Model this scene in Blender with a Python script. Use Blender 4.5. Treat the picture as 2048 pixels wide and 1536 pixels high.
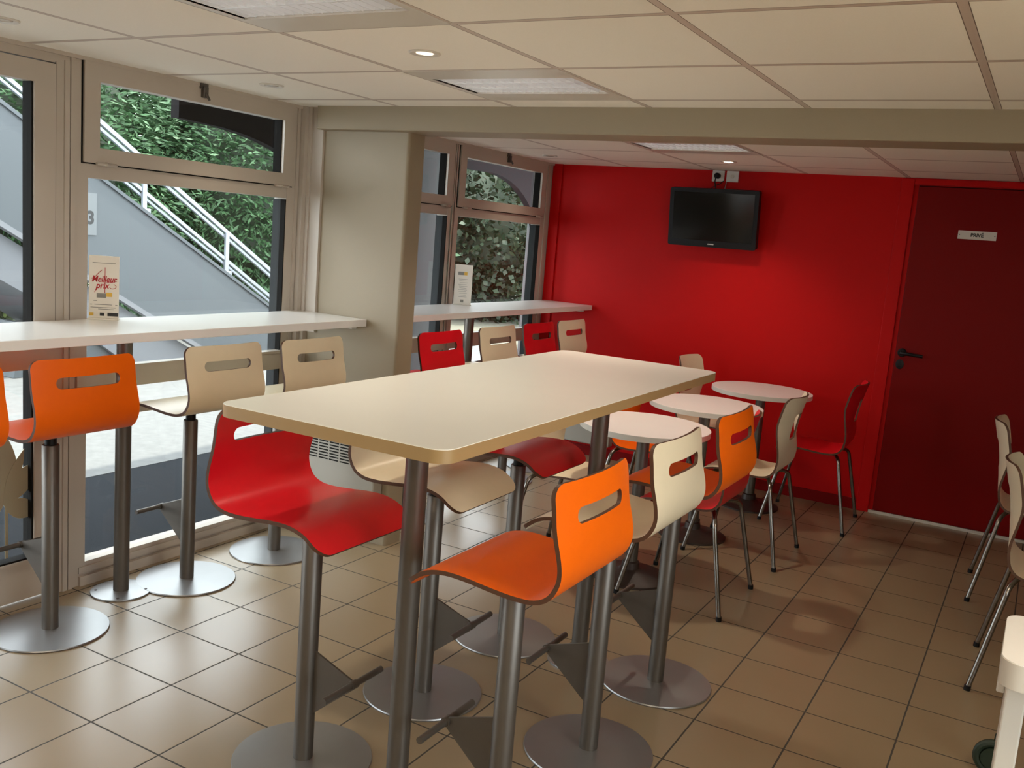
import bpy, bmesh, math, random
import numpy as np
from mathutils import Vector, Matrix, geometry
R = math.radians
for o in list(bpy.data.objects): bpy.data.objects.remove(o)
scene = bpy.context.scene
COL = scene.collection

# ------------------------------------------------------------------ camera
yaw, pitch, roll = 0.5095, -0.1571, 0.0808
cy, sy, cp, sp = math.cos(yaw), math.sin(yaw), math.cos(pitch), math.sin(pitch)
fw = Vector((-sy*cp, cy*cp, sp)); rt = Vector((cy, sy, 0)); up = rt.cross(fw)
rt2 = rt*math.cos(roll) + up*math.sin(roll); up2 = rt2.cross(fw)
cd = bpy.data.cameras.new('camera'); cam = bpy.data.objects.new('camera', cd); COL.objects.link(cam)
cam.matrix_world = Matrix(((rt2.x, up2.x, -fw.x, 2.632), (rt2.y, up2.y, -fw.y, -2.031), (rt2.z, up2.z, -fw.z, 1.56), (0, 0, 0, 1)))
cd.sensor_width = 36; cd.lens = 1883/2048*36; cd.clip_start = 0.05; cd.clip_end = 200
scene.camera = cam

# ------------------------------------------------------------------ light and exposure
vs = scene.view_settings
vs.view_transform = 'Standard'; vs.look = 'None'; vs.gamma = 1; vs.use_curve_mapping = False; vs.exposure = 0.6
w = bpy.data.worlds.new('sky'); scene.world = w; w.use_nodes = True
bg = w.node_tree.nodes['Background']; bg.inputs[0].default_value = (0.87, 0.93, 1.0, 1); bg.inputs[1].default_value = 5.6
sl = bpy.data.lights.new('sun', 'SUN'); sl.energy = 5.0; sl.angle = R(1.5); sl.color = (1.0, 0.95, 0.86)
so = bpy.data.objects.new('sun', sl); COL.objects.link(so); so.rotation_euler = (R(-12), R(10), 0)   # high sun, comes down outside

WARM = (1.0, 0.87, 0.70)
CEIL = 2.09
def ceiling_spot(name, x, y, power, size=R(120), blend=0.8):
    l = bpy.data.lights.new(name, 'SPOT'); l.energy = power; l.color = WARM; l.spot_size = size; l.spot_blend = blend; l.shadow_soft_size = 0.04
    o = bpy.data.objects.new(name, l); COL.objects.link(o); o.location = (x, y, CEIL - 0.02)
    return o

# unseen lamps, added to fill the room from behind and from the right
for lx, ly, lp in ((1.2, -2.9, 16), (2.6, -2.9, 16), (3.3, -0.4, 12)):
    l = bpy.data.lights.new('unseen_fill_lamp', 'AREA'); l.shape = 'RECTANGLE'; l.size = 0.56; l.size_y = 0.56; l.energy = lp; l.color = (1.0, 0.86, 0.66)
    o = bpy.data.objects.new('unseen_fill_lamp', l); COL.objects.link(o); o.location = (lx, ly, CEIL-0.01)

# ------------------------------------------------------------------ materials
def mat(name, col, rough=0.5, metal=0.0, spec=0.5, noise=0.0, nscale=20, bump=0.0, bscale=200, emit=None, es=0):
    m = bpy.data.materials.new(name); m.use_nodes = True
    nt = m.node_tree; b = nt.nodes['Principled BSDF']
    b.inputs['Base Color'].default_value = (*col, 1); b.inputs['Roughness'].default_value = rough
    b.inputs['Metallic'].default_value = metal; b.inputs['Specular IOR Level'].default_value = spec
    if emit: b.inputs['Emission Color'].default_value = (*emit, 1); b.inputs['Emission Strength'].default_value = es
    tc = nt.nodes.new('ShaderNodeTexCoord')
    if noise:
        n = nt.nodes.new('ShaderNodeTexNoise'); n.inputs['Scale'].default_value = nscale; n.inputs['Detail'].default_value = 5
        nt.links.new(tc.outputs['Object'], n.inputs['Vector'])
        mx = nt.nodes.new('ShaderNodeMix'); mx.data_type = 'RGBA'
        mx.inputs[6].default_value = (*[c*(1-noise) for c in col], 1); mx.inputs[7].default_value = (*[min(1, c*(1+noise)) for c in col], 1)
        nt.links.new(n.outputs['Fac'], mx.inputs[0]); nt.links.new(mx.outputs[2], b.inputs['Base Color'])
    if bump:
        n2 = nt.nodes.new('ShaderNodeTexNoise'); n2.inputs['Scale'].default_value = bscale; n2.inputs['Detail'].default_value = 3
        nt.links.new(tc.outputs['Object'], n2.inputs['Vector'])
        bp = nt.nodes.new('ShaderNodeBump'); bp.inputs['Strength'].default_value = bump; bp.inputs['Distance'].default_value = 0.002
        nt.links.new(n2.outputs['Fac'], bp.inputs['Height']); nt.links.new(bp.outputs[0], b.inputs['Normal'])
    return m

def math_node(nt, op, a, b=None, c=None):
    n = nt.nodes.new('ShaderNodeMath'); n.operation = op
    for i, v in enumerate((a, b, c)):
        if v is None: continue
        if isinstance(v, (int, float)): n.inputs[i].default_value = v
        else: nt.links.new(v, n.inputs[i])
    return n.outputs[0]

def grid_mat(name, tile, bar, pitch, ox, oy, halfw, rough, edge=None, edgew=0.0, tint=0.05, spec=0.5, barrough=0.8, grain=0.0, gscale=300, mottled=0.0, bumpd=0.001):
    """square tiles of the given pitch laid out in world X and Y, joints of half width halfw"""
    m = bpy.data.materials.new(name); m.use_nodes = True; nt = m.node_tree; b = nt.nodes['Principled BSDF']
    g = nt.nodes.new('ShaderNodeNewGeometry'); s = nt.nodes.new('ShaderNodeSeparateXYZ'); nt.links.new(g.outputs['Position'], s.inputs[0])
    ds, cells = [], []
    for k, off in ((0, ox), (1, oy)):
        u = math_node(nt, 'DIVIDE', math_node(nt, 'SUBTRACT', s.outputs[k], off), pitch)
        fr = math_node(nt, 'FRACT', u); cells.append(math_node(nt, 'FLOOR', u))
        d = math_node(nt, 'MULTIPLY', math_node(nt, 'MINIMUM', fr, math_node(nt, 'SUBTRACT', 1.0, fr)), pitch); ds.append(d)
    d = math_node(nt, 'MINIMUM', ds[0], ds[1])
    inbar = math_node(nt, 'LESS_THAN', d, halfw)
    cv = nt.nodes.new('ShaderNodeCombineXYZ'); nt.links.new(cells[0], cv.inputs[0]); nt.links.new(cells[1], cv.inputs[1])
    wn = nt.nodes.new('ShaderNodeTexWhiteNoise'); nt.links.new(cv.outputs[0], wn.inputs['Vector'])
    fac = wn.outputs['Value']
    if mottled or grain:
        n = nt.nodes.new('ShaderNodeTexNoise'); n.inputs['Scale'].default_value = gscale if grain else 9; n.inputs['Detail'].default_value = 6
        nt.links.new(g.outputs['Position'], n.inputs['Vector'])
        k = grain or mottled
        fac = math_node(nt, 'ADD', math_node(nt, 'MULTIPLY', fac, 1-k), math_node(nt, 'MULTIPLY', n.outputs['Fac'], k))
    mx = nt.nodes.new('ShaderNodeMix'); mx.data_type = 'RGBA'
    mx.inputs[6].default_value = (*[c*(1-tint) for c in tile], 1); mx.inputs[7].default_value = (*[min(1, c*(1+tint)) for c in tile], 1)
    nt.links.new(fac, mx.inputs[0]); colr = mx.outputs[2]
    if edge:
        me = nt.nodes.new('ShaderNodeMix'); me.data_type = 'RGBA'; me.inputs[7].default_value = (*edge, 1)
        nt.links.new(colr, me.inputs[6]); nt.links.new(math_node(nt, 'LESS_THAN', d, halfw+edgew), me.inputs[0]); colr = me.outputs[2]
    mb = nt.nodes.new('ShaderNodeMix'); mb.data_type = 'RGBA'; mb.inputs[7].default_value = (*bar, 1)
    nt.links.new(colr, mb.inputs[6]); nt.links.new(inbar, mb.inputs[0]); nt.links.new(mb.outputs[2], b.inputs['Base Color'])
    rr = math_node(nt, 'ADD', math_node(nt, 'MULTIPLY', inbar, barrough-rough), rough); nt.links.new(rr, b.inputs['Roughness'])
    b.inputs['Specular IOR Level'].default_value = spec
    h = math_node(nt, 'MINIMUM', math_node(nt, 'DIVIDE', d, halfw*1.6), 1.0)
    if grain:
        n3 = nt.nodes.new('ShaderNodeTexNoise'); n3.inputs['Scale'].default_value = gscale*1.5; nt.links.new(g.outputs['Position'], n3.inputs['Vector'])
        h = math_node(nt, 'ADD', h, math_node(nt, 'MULTIPLY', n3.outputs['Fac'], 0.6))
    bp = nt.nodes.new('ShaderNodeBump'); bp.inputs['Strength'].default_value = 0.5; bp.inputs['Distance'].default_value = bumpd
    nt.links.new(h, bp.inputs['Height']); nt.links.new(bp.outputs[0], b.inputs['Normal'])
    return m

M = dict(
    floor=grid_mat('floor_tile', (0.26, 0.196, 0.118), (0.025, 0.022, 0.016), 0.30, 0, 0, 0.0029, 0.31, tint=0.05, mottled=0.6, spec=0.9),
    ceiling=grid_mat('ceiling_tile', (0.86, 0.82, 0.74), (0.55, 0.46, 0.40), 0.611, 0.558, 0.105, 0.010, 0.85, edge=(0.16, 0.12, 0.10), edgew=0.0022, tint=0.05, barrough=0.5, grain=0.7, gscale=260),
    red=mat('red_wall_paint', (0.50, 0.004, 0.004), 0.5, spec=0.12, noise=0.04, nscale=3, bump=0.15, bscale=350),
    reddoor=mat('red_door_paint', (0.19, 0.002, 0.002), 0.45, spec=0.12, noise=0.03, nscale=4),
    cream=mat('cream_wall_paint', (0.285, 0.23, 0.155), 0.6, noise=0.03, nscale=4, bump=0.2, bscale=300),
    frame=mat('white_window_paint', (0.47, 0.41, 0.345), 0.38, noise=0.03, nscale=8),
    gap=mat('black_seal_shade', (0.012, 0.011, 0.010), 0.9, spec=0.1),  # black for seals, grille slots and the shade in the door gap
    reveal=mat('dark_grey_reveal', (0.040, 0.042, 0.043), 0.9, spec=0.15),  # even dark grey for the thin strip on the outer jamb
    top=mat('cream_laminate_top', (0.86, 0.84, 0.76), 0.24, noise=0.02, nscale=6),
    topedge=mat('beige_edge_band', (0.37, 0.245, 0.11), 0.4),
    wtop=mat('white_laminate_top', (0.86, 0.84, 0.80), 0.25, noise=0.02, nscale=6),
    wedge=mat('white_edge_band', (0.66, 0.63, 0.56), 0.4),
    orange=mat('orange_laminate', (0.85, 0.135, 0.002), 0.36, spec=0.3, noise=0.03, nscale=30),
    ivory=mat('ivory_laminate', (0.78, 0.68, 0.49), 0.33, noise=0.03, nscale=30),
    seatred=mat('red_laminate', (0.66, 0.008, 0.016), 0.30, noise=0.03, nscale=30),
    ply=mat('dark_plywood_edge', (0.085, 0.035, 0.016), 0.5, noise=0.3, nscale=60),
    steel=mat('brushed_grey_steel', (0.135, 0.12, 0.105), 0.42, metal=0.7, noise=0.06, nscale=40),
    disc=mat('satin_steel_disc', (0.30, 0.30, 0.30), 0.33, metal=0.75, noise=0.05, nscale=12),
    chrome=mat('dull_chrome_tube', (0.24, 0.22, 0.20), 0.22, metal=0.95),
    black=mat('black_plastic', (0.006, 0.006, 0.007), 0.4, spec=0.25),
    screen=mat('dark_glass_screen', (0.006, 0.007, 0.007), 0.12),
    iron=mat('dark_cast_iron', (0.05, 0.035, 0.03), 0.45, metal=0.4, noise=0.2, nscale=30),
    alu=mat('louver_aluminium', (0.88, 0.88, 0.88), 0.30, metal=0.7),
    plate=mat('white_metal_plate', (0.60, 0.56, 0.50), 0.35),
    white=mat('white_plastic', (0.72, 0.70, 0.66), 0.35),
    heater=mat('white_enamel', (0.30, 0.27, 0.225), 0.35),
    card=mat('cream_card', (0.80, 0.74, 0.64), 0.3),
    inkred=mat('red_ink', (0.45, 0.01, 0.015), 0.5),
    inkblack=mat('black_ink', (0.02, 0.02, 0.02), 0.5),
    inkgrey=mat('grey_ink', (0.25, 0.23, 0.20), 0.5),
    inkyellow=mat('yellow_ink', (0.75, 0.45, 0.06), 0.5),
    signplate=mat('brushed_sign_plate', (0.62, 0.58, 0.52), 0.4, metal=0.2),
    stair=mat('grey_stair_paint', (0.070, 0.080, 0.087), 0.5, noise=0.03, nscale=2),
    stair2=mat('pale_stair_render', (0.16, 0.165, 0.175), 0.7, noise=0.05, nscale=3),
    rail=mat('galvanised_rail', (0.25, 0.27, 0.30), 0.35, metal=0.3),
    asphalt=mat('asphalt', (0.011, 0.013, 0.016), 0.9, spec=0.15, noise=0.25, nscale=50, bump=0.6, bscale=150),
    concrete=mat('pale_concrete', (0.13, 0.13, 0.125), 0.85, noise=0.30, nscale=18, bump=0.6, bscale=120),
    gravel=mat('dry_leaf_gravel', (0.16, 0.15, 0.11), 0.9, noise=0.5, nscale=40, bump=1.0, bscale=60),
    bounce_ground=mat('warm_bounce_paving', (0.46, 0.35, 0.22), 0.85, noise=0.1, nscale=6),
    signgrey=mat('pale_number_plate', (0.13, 0.14, 0.145), 0.6),
    fascia=mat('dark_grey_fascia', (0.020, 0.018, 0.019), 0.9, spec=0.1),
    column=mat('pale_render', (0.13, 0.13, 0.13), 0.8, noise=0.06, nscale=20),
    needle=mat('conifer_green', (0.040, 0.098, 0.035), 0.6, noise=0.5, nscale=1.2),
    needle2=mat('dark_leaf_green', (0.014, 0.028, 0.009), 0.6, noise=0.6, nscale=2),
    needle3=mat('yellow_green_leaf', (0.055, 0.08, 0.022), 0.6, noise=0.5, nscale=3),
    bark=mat('brown_bark', (0.10, 0.06, 0.04), 0.8, noise=0.3),
    frost=mat('frosted_beige_film', (0.42, 0.37, 0.25), 0.7),
    cable=mat('grey_cable', (0.45, 0.40, 0.38), 0.5),
    rubber=mat('dark_green_rubber', (0.012, 0.025, 0.014), 0.5),
    binm=mat('cream_bin_plastic', (0.66, 0.64, 0.52), 0.5),
    glow=mat('lamp_face', (1, 0.9, 0.75), 0.4, emit=(1.0, 0.85, 0.65), es=9),
    lampdim=mat('dim_lamp_face', (0.8, 0.72, 0.6), 0.3, emit=(1.0, 0.88, 0.7), es=0.9),
    tubeglow=mat('fluorescent_tube', (0.85, 0.85, 0.85), 0.4, emit=(1.0, 0.93, 0.90), es=1.6),
    lampoff=mat('unlit_lamp_glass', (0.55, 0.50, 0.42), 0.2),
)
gm = bpy.data.materials.new('window_glass'); gm.use_nodes = True; nt = gm.node_tree
for n in list(nt.nodes): nt.nodes.remove(n)
out = nt.nodes.new('ShaderNodeOutputMaterial'); mixs = nt.nodes.new('ShaderNodeMixShader'); tr = nt.nodes.new('ShaderNodeBsdfTransparent')
gl = nt.nodes.new('ShaderNodeBsdfGlossy'); gl.inputs['Roughness'].default_value = 0.02; lw = nt.nodes.new('ShaderNodeLayerWeight'); lw.inputs['Blend'].default_value = 0.5
frs = math_node(nt, 'ADD', math_node(nt, 'MULTIPLY', math_node(nt, 'POWER', lw.outputs['Facing'], 5.0), 0.6), 0.025)
tr.inputs[0].default_value = (0.93, 0.95, 0.94, 1)
nt.links.new(frs, mixs.inputs[0]); nt.links.new(tr.outputs[0], mixs.inputs[1]); nt.links.new(gl.outputs[0], mixs.inputs[2]); nt.links.new(mixs.outputs[0], out.inputs[0])
M['glass'] = gm

# ------------------------------------------------------------------ mesh helpers
class MB:
    """collects simple solids, builds them as ONE mesh object"""
    def __init__(s): s.v = []; s.f = []; s.mi = []; s.sm = []
    def add(s, v, f, mi=0, smooth=False):
        n = len(s.v); s.v += [tuple(p) for p in v]; s.f += [tuple(i+n for i in q) for q in f]; s.mi += [mi]*len(f); s.sm += [smooth]*len(f); return s
    def box(s, x0, x1, y0, y1, z0, z1, mi=0):
        v = [(x, y, z) for x in (x0, x1) for y in (y0, y1) for z in (z0, z1)]
        return s.add(v, [(0, 1, 3, 2), (4, 6, 7, 5), (0, 4, 5, 1), (2, 3, 7, 6), (0, 2, 6, 4), (1, 5, 7, 3)], mi)
    def bevbox(s, x0, x1, y0, y1, z0, z1, b=0.004, mi=0):
        bm = bmesh.new(); bmesh.ops.create_cube(bm, size=1)
        for v in bm.verts: v.co = Vector(((x0+x1)/2 + v.co.x*(x1-x0), (y0+y1)/2 + v.co.y*(y1-y0), (z0+z1)/2 + v.co.z*(z1-z0)))
        bmesh.ops.bevel(bm, geom=bm.edges[:], offset=b, segments=2, affect='EDGES', profile=0.5)
        bm.verts.index_update(); s.add([v.co for v in bm.verts], [[v.index for v in f.verts] for f in bm.faces], mi); bm.free(); return s
    def prism(s, pts, a0, a1, axis='z', mi=0, smi=None, smooth=False):
        """extrude polygon pts along axis from a0 to a1"""
        def P(p, a): return (p[0], p[1], a) if axis == 'z' else ((p[0], a, p[1]) if axis == 'y' else (a, p[0], p[1]))
        n = len(pts); v = [P(p, a0) for p in pts] + [P(p, a1) for p in pts]
        s.add(v, [tuple(range(n))[::-1], tuple(range(n, 2*n))], mi)
        s.add(v, [(i, (i+1) % n, n+(i+1) % n, n+i) for i in range(n)], mi if smi is None else smi, smooth); return s
    def lathe(s, prof, c=(0, 0), n=40, mi=0, smooth=True):
        v = []
        for r, z in prof:
            for k in range(n): a = 2*math.pi*k/n; v.append((c[0]+r*math.cos(a), c[1]+r*math.sin(a), z))
        f = []
        for j in range(len(prof)-1):
            for k in range(n): f.append((j*n+k, j*n+(k+1) % n, (j+1)*n+(k+1) % n, (j+1)*n+k))
        s.add(v, f, mi, smooth)
        m = len(prof)-1
        s.add(v, [tuple(range(n))[::-1], tuple(range(m*n, m*n+n))], mi); return s
    def tube(s, path, r, n=12, mi=0, taper=None):
        path = [Vector(p) for p in path]; v = []; prev = None
        for i, p in enumerate(path):
            t = (path[min(i+1, len(path)-1)] - path[max(i-1, 0)]).normalized()
            a = Vector((0, 0, 1)) if abs(t.z) < 0.9 else Vector((1, 0, 0))
            if prev is None: x = t.cross(a).normalized()
            else: x = (prev - t*prev.dot(t)).normalized()
            prev = x; y = t.cross(x); rr = r if taper is None else r*taper[i]
            for k in range(n): q = 2*math.pi*k/n; v.append(p + x*rr*math.cos(q) + y*rr*math.sin(q))
        f = [(j*n+k, j*n+(k+1) % n, (j+1)*n+(k+1) % n, (j+1)*n+k) for j in range(len(path)-1) for k in range(n)]
        s.add(v, f, mi, True); m = len(path)-1
        s.add(v, [tuple(range(n))[::-1], tuple(range(m*n, m*n+n))], mi); return s
    def mesh(s, name, mats):
        me = bpy.data.meshes.new(name); me.from_pydata(s.v, [], s.f)
        for m in (mats if isinstance(mats, (list, tuple)) else [mats]): me.materials.append(M[m] if isinstance(m, str) else m)
        me.polygons.foreach_set('material_index', s.mi); me.polygons.foreach_set('use_smooth', s.sm)
        bm = bmesh.new(); bm.from_mesh(me); bmesh.ops.remove_doubles(bm, verts=bm.verts, dist=1e-5); bmesh.ops.recalc_face_normals(bm, faces=bm.faces)
        for e in bm.edges:
            if len(e.link_faces) == 2 and e.calc_face_angle(0) > R(35): e.smooth = False
        bm.to_mesh(me); bm.free(); me.update(); return me
    def build(s, name, mats, parent=None, loc=None):
        return link(name, s.mesh(name, mats), parent, loc)

def link(name, me, parent=None, loc=None):
    o = bpy.data.objects.new(name, me); COL.objects.link(o)
    if parent: o.parent = parent
    if loc: o.location = loc
    return o
def tag(o, label=None, cat=None, group=None, kind=None):
    if label: o['label'] = label
    if cat: o['category'] = cat
    if group: o['group'] = group
    if kind: o['kind'] = kind
    return o
def empty(name, loc=(0, 0, 0), rz=0, parent=None, kind=None):
    o = bpy.data.objects.new(name, None); COL.objects.link(o); o.location = loc; o.rotation_euler = (0, 0, rz); o.empty_display_size = 0.1
    if parent: o.parent = parent
    if kind: o['kind'] = kind
    return o
def copy_tree(o, parent=None):
    c = o.copy(); COL.objects.link(c)
    if parent: c.parent = parent
    for ch in [x for x in bpy.data.objects if x.parent == o]: copy_tree(ch, c)
    return c
def arc(cx, cz, r, a0, a1, n): return [(cx+r*math.cos(R(a0+(a1-a0)*i/n)), cz+r*math.sin(R(a0+(a1-a0)*i/n))) for i in range(n+1)]
def rrect(x0, x1, y0, y1, r, n=8):
    return (arc(x1-r, y1-r, r, 0, 90, n) + arc(x0+r, y1-r, r, 90, 180, n) + arc(x0+r, y0+r, r, 180, 270, n) + arc(x1-r, y0+r, r, 270, 360, n))
def text_obj(name, txt, size, m, parent, loc, rot, depth=0.0004, shear=0, align='CENTER', xs=1.0, bold=0.0):
    c = bpy.data.curves.new('letters', 'FONT'); c.body = txt; c.size = size; c.extrude = depth; c.align_x = align; c.align_y = 'CENTER'; c.shear = shear; c.offset = bold
    t = bpy.data.objects.new('letters_tmp', c); COL.objects.link(t); bpy.context.view_layer.update()
    me = bpy.data.meshes.new_from_object(t.evaluated_get(bpy.context.evaluated_depsgraph_get()))
    bpy.data.objects.remove(t); bpy.data.curves.remove(c)
    me.materials.clear(); me.materials.append(M[m]); me.name = name
    o = link(name, me, parent, loc); o.rotation_euler = rot; o.scale = (xs, 1, 1); return o

# ------------------------------------------------------------------ room shell
XW, YR, XR, YF = -0.64, 4.20, 3.9, -3.6        # window wall, red wall, right wall, wall behind the viewer
def struct(name, mb, m): o = mb.build(name, m); o['kind'] = 'structure'; return o
struct('floor', MB().box(XW-0.06, XR, YF, YR, -0.05, 0.0), 'floor')
cl = MB().box(XW-0.10, 0.558, YF, YR, CEIL, CEIL+0.05).box(1.169, XR, YF, YR, CEIL, CEIL+0.05)
for a_, b_ in ((YF, -0.506), (0.105, 0.716), (1.327, 2.549), (3.160, YR)): cl.box(0.558, 1.169, a_, b_, CEIL, CEIL+0.05)
struct('ceiling', cl, 'ceiling')
struct('wall_back', MB().box(XW-0.12, XR+0.1, YR, YR+0.12, -0.05, CEIL+0.05), 'red')
struct('wall_right', MB().box(XR, XR+0.1, YF, -1.9, -0.05, CEIL+0.05).box(XR, XR+0.1, 0.1, YR, -0.05, CEIL+0.05).box(XR, XR+0.1, -1.9, 0.1, -0.05, 0.45).box(XR, XR+0.1, -1.9, 0.1, 2.02, CEIL+0.05), 'cream')
w5 = empty('window_5', (XR, -0.9, 0), kind='structure')  # unseen window, added to let light in from the right
MB().box(0.0, 0.06, -1.0, -0.94, 0.45, 2.02).box(0.0, 0.06, 0.94, 1.0, 0.45, 2.02).box(0.0, 0.06, -0.03, 0.03, 0.45, 2.02).box(0.0, 0.06, -0.94, 0.94, 0.45, 0.51).box(0.0, 0.06, -0.94, 0.94, 1.96, 2.02).build('window_frame', 'frame', w5)
MB().box(0.03, 0.034, -0.94, 0.94, 0.51, 1.96).build('glass_pane', 'glass', w5)
struct('wall_front', MB().box(XW-0.12, XR+0.1, YF-0.1, YF, -0.05, CEIL+0.05), 'cream')
# short wall between the two window bays, with a soft corner
pts = [(XW-0.10, 1.57)] + [(-0.02+0.015*math.sin(R(a))-0.015, 1.585-0.015*math.cos(R(a))) for a in range(0, 91, 15)] + [(-0.02, 1.69), (XW-0.10, 1.69)]
struct('wall_middle', MB().prism(pts, 0, CEIL), 'cream')
struct('trim_1', MB().bevbox(XW+0.115, XR, 1.505, 1.72, 1.982, CEIL+0.01, 0.006), 'cream')     # dropped beam
struct('trim_2', MB().box(XW-0.02, XW+0.03, 1.52, 1.57, 0, CEIL).box(XW-0.02, XW+0.05, 1.545, 1.57, 0, CEIL).box(XW, XW+0.115, 1.555, 1.57, 1.0, CEIL), 'frame')
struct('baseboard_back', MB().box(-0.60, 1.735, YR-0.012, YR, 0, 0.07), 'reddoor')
struct('trim_3', MB().box(1.80, XR, YR-0.015, YR+0.001, 0.0, 0.018), 'plate')                  # metal threshold under the red door
# solid strips above and between the windows
struct('wall_left', MB().box(XW-0.10, XW-0.005, YF, YR, 2.085, CEIL+0.05).box(XW-0.10, XW-0.005, YF, -2.42, -0.05, 2.09).box(XW-0.10, XW-0.005, 4.13, YR, -0.05, 2.09)
       .box(XW-0.10, XW-0.005, 1.52, 1.74, -0.05, 2.09), 'frame')
struct('trim_4', MB().box(XW-0.02, XW+0.012, -2.4, 1.52, 2.076, CEIL).box(XW-0.02, XW+0.012, 1.69, YR, 2.076, CEIL), 'frame')
struct('trim_5', MB().box(XW, XW+0.075, YR-0.02, YR+0.001, 0, CEIL), 'red')             # boxed pipe in the corner

# ------------------------------------------------------------------ windows
def frame_rect(mb, y0, y1, z0, z1, wy, wzb, wzt, x0, x1, mi=0):
    mb.box(x0, x1, y0, y0+wy, z0, z1, mi).box(x0, x1, y1-wy, y1, z0, z1, mi).box(x0, x1, y0+wy, y1-wy, z0, z0+wzb, mi).box(x0, x1, y0+wy, y1-wy, z1-wzt, z1, mi)
def window(n, y0, y1, post=0.025):
    """fixed lower pane, mid bar, and a bottom-hinged sash on top; y0..y1 is the sash width"""
    root = empty('window_%d' % n, (XW, y0, 0), kind='structure')
    L = lambda mb, name, m, parent=root: mb.build(name, m, parent)
    W = y1-y0
    f = MB()
    f.box(-0.08, -0.002, -0.055, 0.03, 0.0, 2.085).box(-0.08, -0.002, W-0.03, W+0.045, 0.0, 2.085)
    f.box(-0.075, -0.004, 0.03, W-0.03, 1.645, 1.700).box(-0.075, -0.006, 0.03, W-0.03, 0.0, 0.095).box(-0.03, 0.012, 0.0, W, 0.0, 0.040).box(-0.03, 0.004, 0.0, W, 0.052, 0.078)
    f.box(-0.03, 0.006, -0.05, -0.030, 0.0, 2.085).box(-0.03, 0.006, W+0.022, W+0.040, 0.0, 2.085)
    L(f, 'window_frame', 'frame')
    s = MB(); frame_rect(s, 0.004, W-0.004, 1.703, 2.080, 0.068, 0.058, 0.072, -0.05, 0.010)
    so = L(s, 'sash', 'frame')
    g = MB(); frame_rect(g, -0.002, W+0.002, 1.698, 2.085, 0.007, 0.006, 0.006, -0.045, 0.001)
    g.box(-0.032, -0.003, W-0.036, W-0.0295, 0.095, 1.64); g.box(-0.052, -0.006, W-0.078, W-0.0715, 1.762, 2.008)
    L(g, 'seal_shade_gap', 'gap')
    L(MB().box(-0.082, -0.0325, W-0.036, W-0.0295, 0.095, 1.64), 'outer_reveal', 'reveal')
    MB().box(-0.035, -0.031, 0.06, W-0.06, 1.75, 2.02).build('glass_pane', 'glass', so)
    L(MB().box(-0.045, -0.041, 0.02, W-0.02, 0.08, 1.65), 'glass_pane', 'glass')
    L(MB().box(-0.03, 0.012, -0.02, W+0.02, 0.812, 0.900).box(-0.03, 0.016, -0.02, W+0.02, 0.892, 0.903), 'mid_rail', 'frame')
    for yy in (0.10, W-0.08):
        L(MB().tube([(0.014, yy-0.045, 1.701), (0.014, yy+0.045, 1.701)], 0.0065, 8).tube([(0.014, yy-0.004, 1.701), (0.014, yy+0.004, 1.701)], 0.0085, 8), 'hinge', 'frame')
    lt = L(MB().bevbox(0.008, 0.03, W/2-0.012, W/2+0.014, 2.030, 2.075, 0.003).tube([(0.028, W/2, 2.050), (0.045, W/2+0.004, 2.020)], 0.006, 8).box(0.0, 0.02, W/2-0.02, W/2+0.02, 2.066, 2.088), 'latch', 'steel')
    return root
window(1, 0.331, 1.476)
window(2, 1.745, 2.880)
window(3, 2.940, 4.083)
window(4, -1.86, -0.80)  # unseen, carries on the window row to let light in
struct('wall_left_pier', MB().box(XW-0.10, XW-0.004, -2.42, -1.915, 0, 2.09), 'frame').name = 'trim_6'

# glazed door at the left edge
d1 = empty('door_1', (XW, -0.74, 0), kind='structure'); DW = 0.96
f = MB(); f.box(-0.08, 0.0, -0.035, -0.004, 0, 2.085).box(-0.08, 0.0, DW+0.004, DW+0.060, 0, 2.085).box(-0.08, 0.0, -0.004, DW+0.004, 2.045, 2.085).box(-0.02, 0.008, DW+0.035, DW+0.055, 0, 2.06)
f.build('door_frame', 'frame', d1)
f = MB(); frame_rect(f, 0.0, DW, 0.018, 2.040, 0.085, 0.155, 0.075, -0.05, 0.004)
leaf = f.build('door_leaf', 'frame', d1)
MB().box(-0.06, 0.0, DW, DW+0.004, 0, 2.05).box(-0.055, -0.003, DW-0.092, DW-0.085, 0.18, 1.965).box(-0.05, -0.003, 0.08, DW-0.085, 0.173, 0.180).build('seal_shade_gap', 'gap', d1)
MB().box(-0.03, -0.026, 0.08, DW-0.08, 0.165, 1.97).build('glass_pane', 'glass', leaf)
MB().box(-0.045, 0.010, 0.06, DW-0.0, 0.918, 1.000).build('mid_rail', 'frame', leaf)
# frosted film flower on the glass
def petal(cx, cz, a, ln, wd, n=14):
    P = []
    for i in range(n+1):
        t = i/n; P.append((t*ln, wd*math.sin(math.pi*t**0.8)*(0.55+0.45*t)))
    P += [(t*ln, -wd*math.sin(math.pi*(t)**0.8)*(0.55+0.45*t)) for t in [1-i/n for i in range(1, n)]]
    ca, sa = math.cos(R(a)), math.sin(R(a)); return [(cx+x*ca-y*sa, cz+x*sa+y*ca) for x, y in P]
fl = MB(); c0 = (0.74+0.030, 0.405)
for fi, (a, ln, wd) in enumerate(((88, 0.27, 0.045), (47, 0.20, 0.040), (-22, 0.155, 0.036), (133, 0.21, 0.042), (200, 0.16, 0.036), (110, 0.24, 0.03), (68, 0.22, 0.022))):
    fl.prism(petal(c0[0], c0[1], a, ln, wd*1.45), -0.0255, -0.0245+0.0003*fi, 'x')
fl.box(-0.0255, -0.0245, c0[0]+0.006, c0[0]+0.018, 0.19, c0[1])
tag(fl.build('flower_decal', 'frost', leaf), 'frosted beige flower film on the glass')

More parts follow.
